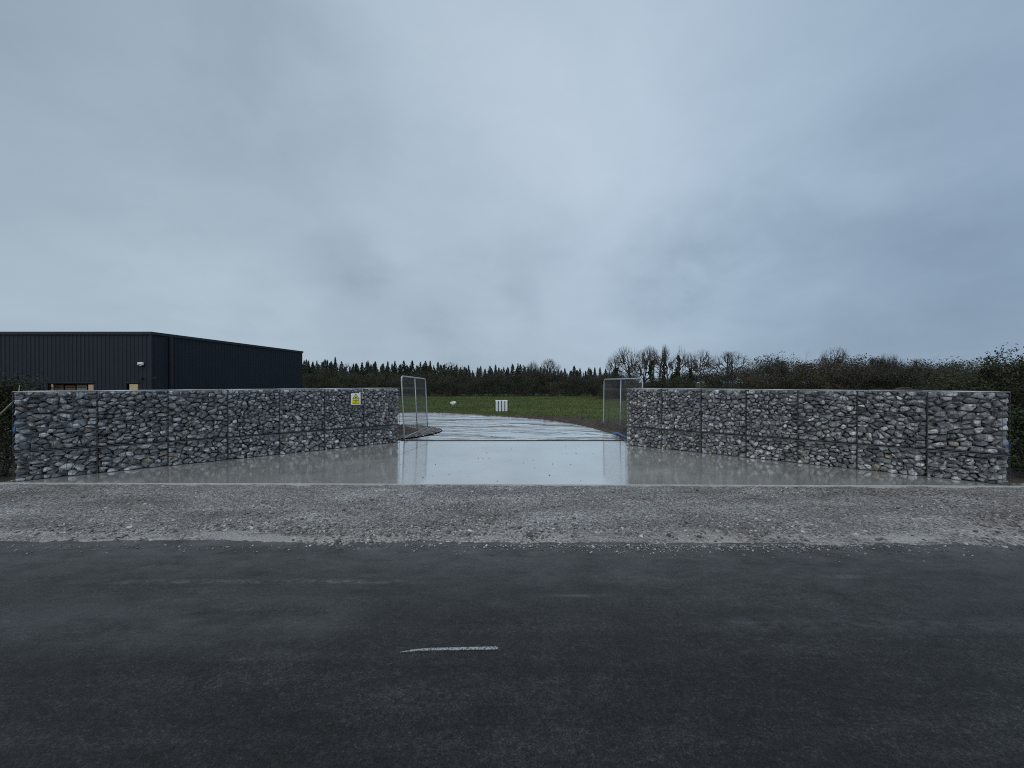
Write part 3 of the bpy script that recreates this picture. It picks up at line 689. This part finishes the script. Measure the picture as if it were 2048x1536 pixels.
# ------------------------------------------------------------------ intermediate bulk container on the field
def tank():
    y = 35.5; x = (1003-1024)/F*y; z = land(x, y)
    root = empty("storage_tank", (x, y, z), R(2), "white cube shaped liquid tank in a dark cage on the green field", "tank")
    W_, D_, H_ = 1.15, 1.0, 1.0
    k = MB(); k.bbox((-W_/2, -D_/2, .16), (W_/2, D_/2, .16+H_), .06); bt = k.build("bottle", M['whiteplastic'], root)
    k = MB(); k.tube([(0, 0, .16+H_), (0, 0, .16+H_+.05)], .09, 14); k.build("cap", M['darkmetal'], bt)
    k = MB()
    for i in range(5):
        xx = -W_/2-.01+(W_+.02)*i/4
        for yy in (-D_/2-.02, D_/2+.02): k.box((xx-.032, yy-.015, .13), (xx+.032, yy+.015, .16+H_-.02))
    for i in range(1, 4):
        for xx in (-W_/2-.02, W_/2+.02): k.box((xx-.012, -D_/2+D_*i/4-.014, .13), (xx+.012, -D_/2+D_*i/4+.014, .16+H_))
    k.build("cage", M['darkmetal'], root)
    k = MB()
    for xx in (-.5, 0, .5): k.box((xx-.09, -.48, .0), (xx+.09, .48, .09))
    k.box((-.58, -.5, .09), (.58, .5, .13)); k.build("pallet", M['darkmetal'], root)
tank()
y = 50.0; x = (906-1024)/F*y
crumple("plastic_sack", (x, y, land(x, y)+.12), (.42, .25, .24), M['whiteplastic'], "crumpled white plastic sack on the field left of the white tank", "sack", 3, amp=.9)

# ------------------------------------------------------------------ dark clad warehouse
def warehouse():
    yF, yB, xR, xL = 34.0, 55.0, -31.9, -56.0; zb, zt = -1.15, 1.66+101/F*34
    root = empty("warehouse", (xR, yF, zb), 0, "large dark blue-grey clad warehouse behind the left stone wall", "building")
    H_ = zt-zb; xb = 1.9                       # far right corner stands a little further right
    rib = .376
    def clad(name, segs, P, n_out):            # trapezoid profiled sheet; P(s,z,off)
        mb = MB()
        for (s0, s1, z0, z1) in segs:
            n = max(1, int(round((s1-s0)/rib))); w_ = (s1-s0)/n; pts = []
            for i in range(n):
                a = s0+i*w_; pts += [(a, 0), (a+.62*w_, 0), (a+.72*w_, .045), (a+.90*w_, .045), (a+w_, 0)]
            n0 = len(mb.v)
            for a, o_ in pts: mb.v += [P(a, z0, o_), P(a, z1, o_)]
            for i in range(len(pts)-1): mb.f.append((n0+2*i, n0+2*i+2, n0+2*i+3, n0+2*i+1))
        return mb.build(name, M['clad'], root)
    WF = xR-xL
    def PF(s, z, o): return (-WF+s, -o, z)
    ops = [(-41.02-xL, -37.0-xL), (-34.05-xL, -33.02-xL)]; ht = 1.62-zb
    clad("front_wall", [(0, ops[0][0], 0, H_), (ops[0][0], ops[0][1], ht, H_), (ops[0][1], ops[1][0], 0, H_), (ops[1][0], ops[1][1], ht, H_), (ops[1][1], WF, 0, H_)], PF, 1)
    Ls = math.hypot(yB-yF, xb); sx_, sy_ = xb/Ls, (yB-yF)/Ls
    clad("side_wall", [(0, Ls, 0, H_)], lambda s, z, o: (s*sx_+o*sy_, s*sy_-o*sx_, z), 1)
    k = MB(); k.prism([(-WF-.05, -.12), (.12, -.12), (xb+.12, yB-yF+.1), (xb-.3, yB-yF+.1), (-.3, .3), (-WF-.05, .3)], H_-.22, H_+.03); k.build("parapet_trim", M['cladtrim'], root)
    k = MB(); k.prism([(-WF, .02), (-.02, .02), (xb-.02, yB-yF), (-WF, yB-yF)], H_-.6, H_-.3); k.build("roof", M['cladtrim'], root)
    k = MB(); k.box((-WF, yB-yF-.05, 0), (xb, yB-yF+.02, H_-.3)); k.box((-WF-.02, 0, 0), (-WF+.03, yB-yF, H_-.3)); k.build("rear_wall", M['cladtrim'], root)
    k = MB(); k.tube([(.0+.14, .03, 0), (.14, .03, H_-.1)], .0, 4) if False else k.box((-.07, -.075, 0), (.09, .03, H_-.22)); k.build("corner_trim", M['clad'], root)
    # downpipe on the side wall
    sd = 1.62; k = MB(); k.box((sd*sx_+.06, sd*sy_-.10, 0), (sd*sx_+.26, sd*sy_+.10, H_-.25)); k.build("downpipe", M['cladtrim'], root)
    for (a, b_) in ops:
        k = MB(); k.box((-WF+a-.08, .06, 0), (-WF+b_+.08, 3.5, ht+.1))
        # open-fronted dark room
        k.f = [f for i, f in enumerate(k.f) if i != 2]; k.build("doorway_interior", M['interior'], root)
        k = MB(); k.box((-WF+a-.10, -.06, ht-.02), (-WF+b_+.10, .05, ht+.10)); k.build("door_lintel", M['cladtrim'], root)
    def at(px): return (px-1024)/F*34-xR
    k = MB(); k.box((at(103.5), -.03, 0), (at(106.6), .05, ht-.1)); k.build("timber_post", M['pinkwood'], root)
    k = MB(); k.box((at(178), -.05, 0), (at(188), .05, ht-.14)); k.build("timber_post", M['pinkwood'], root)
    k = MB(); k.box((at(260), -.05, 0), (at(276.5), .05, ht-.10)); k.build("door_board", M['tanwood'], root)
    # white alarm box high on the front wall near the corner
    k = MB(); k.bbox((at(279.5), -.26, 4.35), (at(290.5), -.06, 4.60), .04); k.bbox((at(284), -.24, 4.28), (at(287), -.1, 4.35), .02); ab = k.build("alarm_box", M['whiteplastic'], root)
    k = MB(); k.box((at(281.5), -.275, 4.395), (at(288.5), -.262, 4.425)); k.build("alarm_mark", M['signblack'], ab)
    for px in (285, 313):
        k = MB(); k.bbox((at(px)-.13, -.2, 3.15), (at(px)+.13, -.045, 3.24), .03); k.tube([(at(px), -.12, 3.24), (at(px), -.05, 3.30)], .03, 6); k.build("wall_light", M['cladtrim'], root)
warehouse()
# goods stacked in the wide doorway
for i, (a, b_, mt, lab) in enumerate(((109.5, 127, 'brownwood', "brown wooden crate at the left of the warehouse doorway"), (131, 151, 'brownwood', "brown wooden crate in the middle of the warehouse doorway"), (154, 174, 'greywood', "greenish grey wooden crate at the right of the warehouse doorway"))):
    x0 = (a-1024)/F*34.4; x1 = (b_-1024)/F*34.4; zt = 1.66-(768.5-765+.6*(i == 1))/F*34.4
    root = empty("wooden_crate", ((x0+x1)/2, 34.4, -1.15), 0, lab, "crate", "wooden crates stacked in the warehouse doorway")
    hw = (x1-x0)/2; Hc = zt+1.15
    k = MB()
    for j in range(10): k.box((-hw, -.02, Hc*j/10+.02), (hw, .0, Hc*(j+1)/10-.03))
    k.build("slatted_front", M[mt], root)
    k = MB()
    for sx_ in (-hw+.01, hw-.06):
        for yy in (.0, .75): k.box((sx_, yy, 0), (sx_+.05, yy+.05, Hc))
    k.box((-hw, .02, .0), (hw, .78, .06)); k.box((-hw+.06, .1, .06), (hw-.06, .75, Hc-.12)); k.build("crate_frame", M[mt], root)

# ------------------------------------------------------------------ trees
def leaves(P, size, flat=.0, up=.3):
    """small leaf quads at points P, returns V,F"""
    n = len(P); a = rng.normal(size=(n, 3)); a /= np.linalg.norm(a, axis=1, keepdims=True)
    b_ = rng.normal(size=(n, 3)); b_ -= (b_*a).sum(1, keepdims=True)*a; b_ /= np.linalg.norm(b_, axis=1, keepdims=True)
    s_ = (size*rng.uniform(.6, 1.4, n))[:, None] if not hasattr(size, 'shape') else size[:, None]
    V = np.stack([P-a*s_, P+b_*s_*.45, P+a*s_, P-b_*s_*.45], 1)
    return V.reshape(-1, 3), np.arange(4*n).reshape(-1, 4)
def branches(mb, p, d, length, r, depth, spread=.55, up=.12, kids=(2, 4), tips=None, rnd=random, taper=.62, k=4):
    segs = 3 if depth > 0 else 2; pts = [Vector(p)]; rr = [r]; dv = Vector(d).normalized()
    for i in range(segs):
        dv = (dv+Vector((rnd.gauss(0, .13), rnd.gauss(0, .13), rnd.gauss(0, .1)+up*.5))).normalized()
        pts.append(pts[-1]+dv*length/segs); rr.append(r*(1-(1-taper)*(i+1)/segs))
    if depth == 0: rr[-1] = r*.3
    mb.tube(pts, rr, max(3, k), False)
    if depth == 0:
        if tips is not None: tips += [tuple(pts[-1]), tuple(pts[1])]
        return
    n = rnd.randint(*kids)
    for i in range(n):
        q = pts[-1] if i < 2 else pts[rnd.randint(1, segs)]
        a = rnd.uniform(0, 2*math.pi); u = dv.cross(Vector((math.cos(a), math.sin(a), .3))).normalized()
        nd_ = (dv+u*spread*rnd.uniform(.5, 1.3)+Vector((0, 0, up))).normalized()
        branches(mb, q, nd_, length*rnd.uniform(.62, .88), rr[-1]*rnd.uniform(.6, .85), depth-1, spread, up, kids, tips, rnd, taper, k-1)
def proto_tree(name, cat_label, trunk_mat, mb, V=None, Fc=None, leafmat_=None, extra=None):
    root = bpy.data.objects.new(name, None); root.empty_display_size = .2
    tk = mb.build("trunk", M[trunk_mat], root); kids = [tk]
    if V is not None: kids.append(link("crown", np_mesh("crown", V, Fc), M[leafmat_], root))
    if extra: kids.append(link(extra[0], np_mesh(extra[0], extra[1], extra[2]), M[extra[3]], root))
    for q in kids: C.objects.unlink(q)
    return root, kids
def plant(proto, loc, sc, rz, label, cat, group=None):
    root, kids = proto; r_ = root.copy(); C.objects.link(r_); r_.location = loc; r_.rotation_euler = (0, 0, rz)
    r_.scale = sc if hasattr(sc, '__len__') else (sc, sc, sc); tag(r_, label, cat, group)
    for q in kids:
        c_ = q.copy(); C.objects.link(c_); c_.parent = r_
    return r_
# conifers, unit height 1
def conifer(seed):
    r_ = random.Random(seed); mb = MB(); mb.tube([(0, 0, -.02), (0, 0, .5), (0, 0, .985)], [.016, .010, .002], 5)
    pts = []; sz = []
    for _ in range(1500):
        z = r_.random()**1.1*.88+.11; lay = (z*14) % 1
        rad = (1-z)**.85*.21*(1.15-.45*lay)*(1+.25*math.sin(seed+z*19)); rr = rad*math.sqrt(r_.random())**.6; a = r_.uniform(0, 6.283)
        pts.append((rr*math.cos(a), rr*math.sin(a), z-.12*rr)); sz.append(.009+.030*(1-z)+.006*r_.random())
    V, Fc = leaves(np.array(pts), np.array(sz)); return proto_tree("conifer", None, 'bark', mb, V, Fc, 'conifer')
cons = [conifer(i) for i in range(5)]
def scrub(seed, lm, bare=.25, wid=.42, nl=1700):
    r_ = random.Random(seed); mb = MB(); tips = []
    for k in range(4):
        a = r_.uniform(0, 6.28); branches(mb, (.05*math.cos(a), .05*math.sin(a), -.02), (math.cos(a)*.35, math.sin(a)*.35, 1), .36, .014, 4, .6, .12, (2, 3), tips, r_)
    tips = np.array(tips); tz = tips[:, 2].max(); 
    for v_i, v in enumerate(mb.v): mb.v[v_i] = (v[0]/tz*1., v[1]/tz*1., v[2]/tz)
    pts = []; sz = []
    lobes = [(r_.uniform(-wid*.65, wid*.65), r_.uniform(-wid*.6, wid*.6), r_.uniform(.06, .80), r_.uniform(.10, .22)) for _ in range(24)]
    for _ in range(nl):
        lx, ly, lz, lr = r_.choice(lobes); v = Vector((r_.gauss(0, 1), r_.gauss(0, 1), r_.gauss(0, 1))).normalized()*lr*(.35+.65*r_.random())
        z = lz+v.z*.95
        if z < .0: z = r_.random()*.4
        if z > .97: continue
        pts.append((lx+v.x, ly+v.y, z)); sz.append(.010+.013*r_.random())
    V, Fc = leaves(np.array(pts), np.array(sz)); return proto_tree("deciduous_tree", None, 'twig', mb, V, Fc, lm)
scr = [scrub(20+i, 'scrub', nl=2600) for i in range(4)]; brn = [scrub(40+i, 'brownscrub', nl=2400) for i in range(4)]; olv = [scrub(60, 'olive', nl=1500)]
def bare(seed, nst=1, spread=.5, trunk=.28, depth=6, mat='bark', up=.1):
    r_ = random.Random(seed); mb = MB(); tips = []
    for k in range(nst):
        a = r_.uniform(0, 6.28); l = .0 if nst == 1 else .3
        mb.tube([(0, 0, -.03), (0, 0, .0)], .02, 5)
        branches(mb, (0.03*k, 0, -.02), (l*math.cos(a), l*math.sin(a)*.5, 1), trunk, .034/math.sqrt(nst), depth, spread, up, (2, 4), tips, r_, .80, 5)
    tz = max(v[2] for v in mb.v); mb.v = [(v[0]/tz, v[1]/tz, v[2]/tz) for v in mb.v]
    return mb
def fan(seed, stems=1, cz=.62, rx=.38, rz=.40, fork=.30, limbs=7, br=6, tw=6, r0=.020, x0=0.0, mb=None):
    r_ = random.Random(seed); mb = mb or MB()
    def curve(a, b_, ra, rb, bend, k):
        a = Vector(a); b_ = Vector(b_); m = a.lerp(b_, .5)+Vector((r_.gauss(0, .03)*bend, r_.gauss(0, .03)*bend, -.06*bend))
        q = [a, a.lerp(m, .52), m, m.lerp(b_, .55)+Vector((0, 0, .01*bend)), b_]; mb.tube(q, [ra+(rb-ra)*i/4 for i in range(5)], k, False)
    for s_i in range(stems):
        sx_ = x0+(s_i-(stems-1)/2)*.10; cx_ = x0+(s_i-(stems-1)/2)*rx*.9; rxs = rx/(1+.35*(stems-1)); fk = (sx_+(cx_-sx_)*.35, r_.gauss(0, .02), fork)
        curve((sx_*.5, 0, -.03), fk, r0, r0*.8, .4, 6)
        top = (cx_, 0, cz+rz*.55); curve(fk, top, r0*.75, r0*.25, .6, 5)
        for i in range(limbs):
            a = 6.283*(i+r_.random()*.6)/limbs; e = r_.uniform(-.15, 1.1); L1 = Vector((cx_+rxs*.55*math.cos(a)*math.cos(e), rxs*.5*math.sin(a)*math.cos(e), cz+rz*.55*math.sin(e)))
            st_ = Vector(fk).lerp(Vector(top), r_.random()*.45); curve(st_, L1, r0*.5, r0*.28, 1, 4)
            for j in range(br):
                a2 = a+r_.gauss(0, .55); e2 = e+r_.gauss(0, .38); L2 = Vector((cx_+rxs*.82*math.cos(a2)*math.cos(e2), rxs*.75*math.sin(a2)*math.cos(e2), cz+rz*.80*math.sin(e2)))
                s2 = st_.lerp(L1, r_.uniform(.45, 1)); curve(s2, L2, r0*.26, r0*.14, .8, 4)
                for k in range(tw):
                    a3 = a2+r_.gauss(0, .28); e3 = e2+r_.gauss(0, .22)+.08; q = r_.uniform(.9, 1.08); L3 = Vector((cx_+rxs*q*math.cos(a3)*math.cos(e3), rxs*.95*math.sin(a3)*math.cos(e3), cz+rz*q*math.sin(e3)))
                    curve(s2.lerp(L2, r_.uniform(.35, 1)), L3, r0*.10, r0*.035, .5, 3)
    return mb
def fanproto(*a, **k): return proto_tree("bare_tree", None, 'bark', fan(*a, **k))
def bareproto(*a, **k): 
    mt = k.pop('mt', 'bark'); return proto_tree("bare_tree", None, mt, bare(*a, **k))
def ivytree(seed, cols, **k):
    mb = fan(seed, **k); r_ = random.Random(seed); pts = []
    blobs = []
    for x0, lean, top, wd in cols:
        for k_ in range(34):
            q = (k_/34)**1.1; z = q*top; sp = wd*(1.3-.9*q); blobs.append((x0+lean*z+r_.gauss(0, sp*.38), r_.gauss(0, sp*.3), z, wd*r_.uniform(.45, .95)*(1.15-.6*q)))
    for _ in range(4200):
        bx_, by_, bz_, br_ = r_.choice(blobs); v = Vector((r_.gauss(0, 1), r_.gauss(0, 1), r_.gauss(0, 1))).normalized()*br_*r_.random()**.4
        if bz_+v.z > 0: pts.append((bx_+v.x, by_+v.y, bz_+v.z*1.3))
    V, Fc = leaves(np.array(pts), .018); return proto_tree("ivy_clad_tree", None, 'bark', mb, None, None, None, ("ivy", V, Fc, 'ivy'))
def U(px, d): return (px-1024)/F*d
def top_h(py, d, z0): return EYE+(765-py)/F*d-z0
# far conifer wood
rr = random.Random(5)
for row, (y0, dens_) in enumerate(((108, 1.15), (103, 1.2), (98, 1.3))):
    x = U(585, y0)
    while x < U(1235, y0):
        yy = y0+rr.uniform(-2, 2); px = 1024+F*x/yy; base = land(x, yy)
        line = np.interp(px, [600, 700, 800, 900, 1000, 1100, 1200], [722, 726, 729, 733, 737, 739, 741])
        h_ = top_h(line+5*mnoise.noise(Vector((px*.018, row, 0)))+rr.gauss((-3, 2, 6)[row], 4.5), yy, base)
        w_ = h_*rr.uniform(.95, 1.5)
        plant(rr.choice(cons), (x, yy, base), (w_, w_, h_), rr.uniform(0, 6), "dark pointed conifer in the far wood beyond the field, its like all along the skyline", "conifer", "conifers in the far wood beyond the field")
        x += dens_*rr.uniform(.6, 1.4)
# scrub and small trees in front of the conifers
for row, (y0, st) in enumerate(((84, 2.4), (78, 2.3))):
    x = U(575, y0)
    while x < U(1245, y0):
        yy = y0+rr.uniform(-1.5, 1.5); px = 1024+F*x/yy; base = land(x, yy)
        h_ = 1.1*top_h(rr.gauss(740 if row == 0 else 753, 7), yy, base); pr = rr.choice(scr if rr.random() < .93 else brn)
        if px < 690 and row == 0 and rr.random() < .5: pr = olv[0]; h_ = top_h(rr.gauss(735, 4), yy, base)
        w_ = h_*rr.uniform(1.0, 1.3)
        plant(pr, (x, yy, base), (w_, w_, h_), rr.uniform(0, 6), "dark bushy scrub tree along the far edge of the field, below the conifers", "tree", "scrub trees along the far edge of the field")
        x += st*rr.uniform(.7, 1.3)
# right hand wood of brown winter trees
for row, (y0, st) in enumerate(((72, 2.4), (66, 2.2), (60, 2.2))):
    x = U(1215, y0)
    while x < U(2075, y0):
        yy = y0+rr.uniform(-1.5, 1.5); px = 1024+F*x/yy; base = land(x, yy)
        line = np.interp(px, [1200, 1300, 1420, 1480, 1520, 1650, 1780, 1860, 1960, 2080], [752, 750, 745, 733, 728, 724, 724, 730, 727, 725])
        h_ = 1.2*top_h(line+rr.gauss((0, 3, 12)[row], 6), yy, base); w_ = h_*rr.uniform(.9, 1.25)
        pr = rr.choice(brn if (px > 1480 and rr.random() < .6) else scr)
        if 1870 < px < 1920 and row == 1: pr = olv[0]
        plant(pr, (x, yy, base), (w_, w_, h_), rr.uniform(0, 6), "brown winter tree in the dense wood above the right stone wall", "tree", "brown winter trees above the right wall")
        x += st*rr.uniform(.7, 1.3)
# single trees standing out of the wood
singles = [
 (1230, 704, 68, 'ivy1', .9, "small ivy clad bare tree, first from the left standing above the right fence panel"),
 (1276, 692, 66, 'bareW', 1.15, "broad bare tree with a fan of fine twigs, left of the two ivy covered trunks"),
 (1313, 690, 64, 'ivy2', .9, "bare topped tree with two ivy covered stems, right of the broad bare tree"),
 (1343, 688, 63, 'ivy3', .9, "tall bare tree with one thick ivy column on its right side"),
 (1380, 703, 66, 'ivy4', .8, "slim bare tree with dark ivy to mid height, left of the round crowned bare tree"),
 (1401, 698, 65, 'bareR', 1.0, "round crowned bare tree on a single stem, above the middle left of the right wall"),
 (1456, 701, 66, 'bareR2', 1.2, "wide bare tree spreading above the brown wood, rightmost of the bare group"),
 (1670, 693, 70, 'bareR', .9, "lone bare treetop rising above the brown wood, above the middle of the right wall"),
 (1778, 708, 66, 'bareW', .9, "low bare treetop at the right of the brown wood"),
 (1832, 716, 64, 'bareR2', .8, "small bare treetop beside the olive tree on the right"),
 (1100, 716, 80, 'bareR2', 1.0, "pale bare treetop breaking the conifer skyline right of the tank"),
 (1065, 722, 81, 'bareW', .8, "thin bare treetop in the conifer skyline above the white tank"),
 (1560, 716, 68, 'bareW', .8, "faint bare treetop above the left part of the brown wood"),
 (1745, 712, 69, 'bareR2', .8, "thin bare treetop left of the low bare one in the brown wood")]
pro = dict(bareW=fanproto(101, stems=2, cz=.60, rx=.42, rz=.40, fork=.26, br=7), bareR=fanproto(107, cz=.68, rx=.30, rz=.32, fork=.42, br=7), bareR2=fanproto(112, cz=.66, rx=.40, rz=.33, fork=.38, limbs=8, br=7),
  ivy1=ivytree(121, [(0, .03, .66, .085)], cz=.66, rx=.24, rz=.34, fork=.35, br=5), ivy2=ivytree(122, [(-.10, -.02, .70, .065), (.09, .10, .78, .06), (0, 0, .3, .15)], stems=2, cz=.68, rx=.28, rz=.32, fork=.5, limbs=5, br=4),
  ivy3=ivytree(123, [(.08, .10, .80, .07), (.02, .02, .45, .11)], stems=2, cz=.64, rx=.28, rz=.36, fork=.4, limbs=5, br=5), ivy4=ivytree(124, [(.0, .02, .64, .06), (0, .0, .38, .14)], cz=.68, rx=.26, rz=.32, fork=.42, br=5))
for px, py, d, kind, wf, lab in singles:
    x = U(px, d); base = land(x, d); h_ = top_h(py, d, base)
    plant(pro[kind], (x, d, base), (h_*wf*(1.0 if 'ivy' in kind else 1.0), h_*wf*.85, h_), 0 if 'ivy' in kind else rr.uniform(0, 6), lab, "tree")

# ------------------------------------------------------------------ near hedges at both ends
def shrub(name, c_, rx, ry, h, seed, label, nleaf, lm='hedge', lsize=.024, sparse_top=.35):
    r_ = random.Random(seed); root = empty(name, (c_[0], c_[1], -.06), 0, label, "shrub")
    mb = MB(); tips = []
    for k in range(11):
        a = r_.uniform(0, 6.28); q = (rx*.45*math.cos(a)*r_.random(), ry*.45*math.sin(a)*r_.random(), 0)
        branches(mb, q, (math.cos(a)*.45, math.sin(a)*.45, 1), h*.36, .020, 4, .6, .1, (2, 4), tips, r_)
    mz = max(v[2] for v in mb.v); mx = max(abs(v[0]) for v in mb.v); my = max(abs(v[1]) for v in mb.v)
    fx = (rx*1.02/mx, ry*1.02/my, h/mz); mb.v = [(v[0]*fx[0], v[1]*fx[1], v[2]*fx[2]) for v in mb.v]; tips = [(t_[0]*fx[0], t_[1]*fx[1], t_[2]*fx[2]) for t_ in tips]
    mb.build("stems", M['twig'], root)
    pts = []; T = tips
    while len(pts) < nleaf:
        t_ = r_.choice(T)
        if r_.random() < .62: g_ = .05; pts.append((t_[0]+r_.gauss(0, g_), t_[1]+r_.gauss(0, g_), t_[2]+r_.gauss(0, g_)))
        else:
            v = Vector((r_.gauss(0, 1), r_.gauss(0, 1), r_.gauss(0, 1))).normalized()*(r_.random()**.33)
            z = (.42+v.z*.44)*h; k = 1+.25*mnoise.noise(Vector((v.x*3+seed, v.y*3, v.z*3)))
            pts.append((v.x*rx*.9*k, v.y*ry*.9*k, max(z, .03)))
    V, Fc = leaves(np.array(pts), lsize); link("foliage", np_mesh("foliage", V, Fc), M[lm], root)
    return root
shrub("hedge_shrub", (10.15, 7.6), .95, 1.0, 2.42, 1, "tall dark leafy shrub just past the outer end of the right wall", 26000)
shrub("hedge_shrub", (9.35, 6.75), .62, .5, 1.35, 2, "low green shrub filling the gap at the foot of the right wall end", 12000, 'ivy')
shrub("hedge_shrub", (11.7, 9.9), 1.3, 1.1, 2.15, 3, "leafy shrub with loose top twigs behind the right wall, left of the tall dark shrub", 16000)
shrub("hedge_shrub", (-9.25, 6.95), .55, .7, 1.95, 4, "dark tangled shrub past the outer end of the left wall", 15000, 'hedge', .022)
shrub("hedge_shrub", (-10.6, 8.3), .9, .9, 1.9, 5, "dark shrub behind the outer end of the left wall", 12000, 'scrub', .024)
st = MB(); st.tube([(-8.86, 6.60, 1.05), (-8.62, 6.62, 1.30), (-8.55, 6.66, 1.42), (-8.53, 6.66, 1.62)], [.014, .011, .008, .004], 6)
tag(st.build("bramble_stem", M['stick'], None, True), "pale bramble stem arching against the outer end of the left wall", "stem")
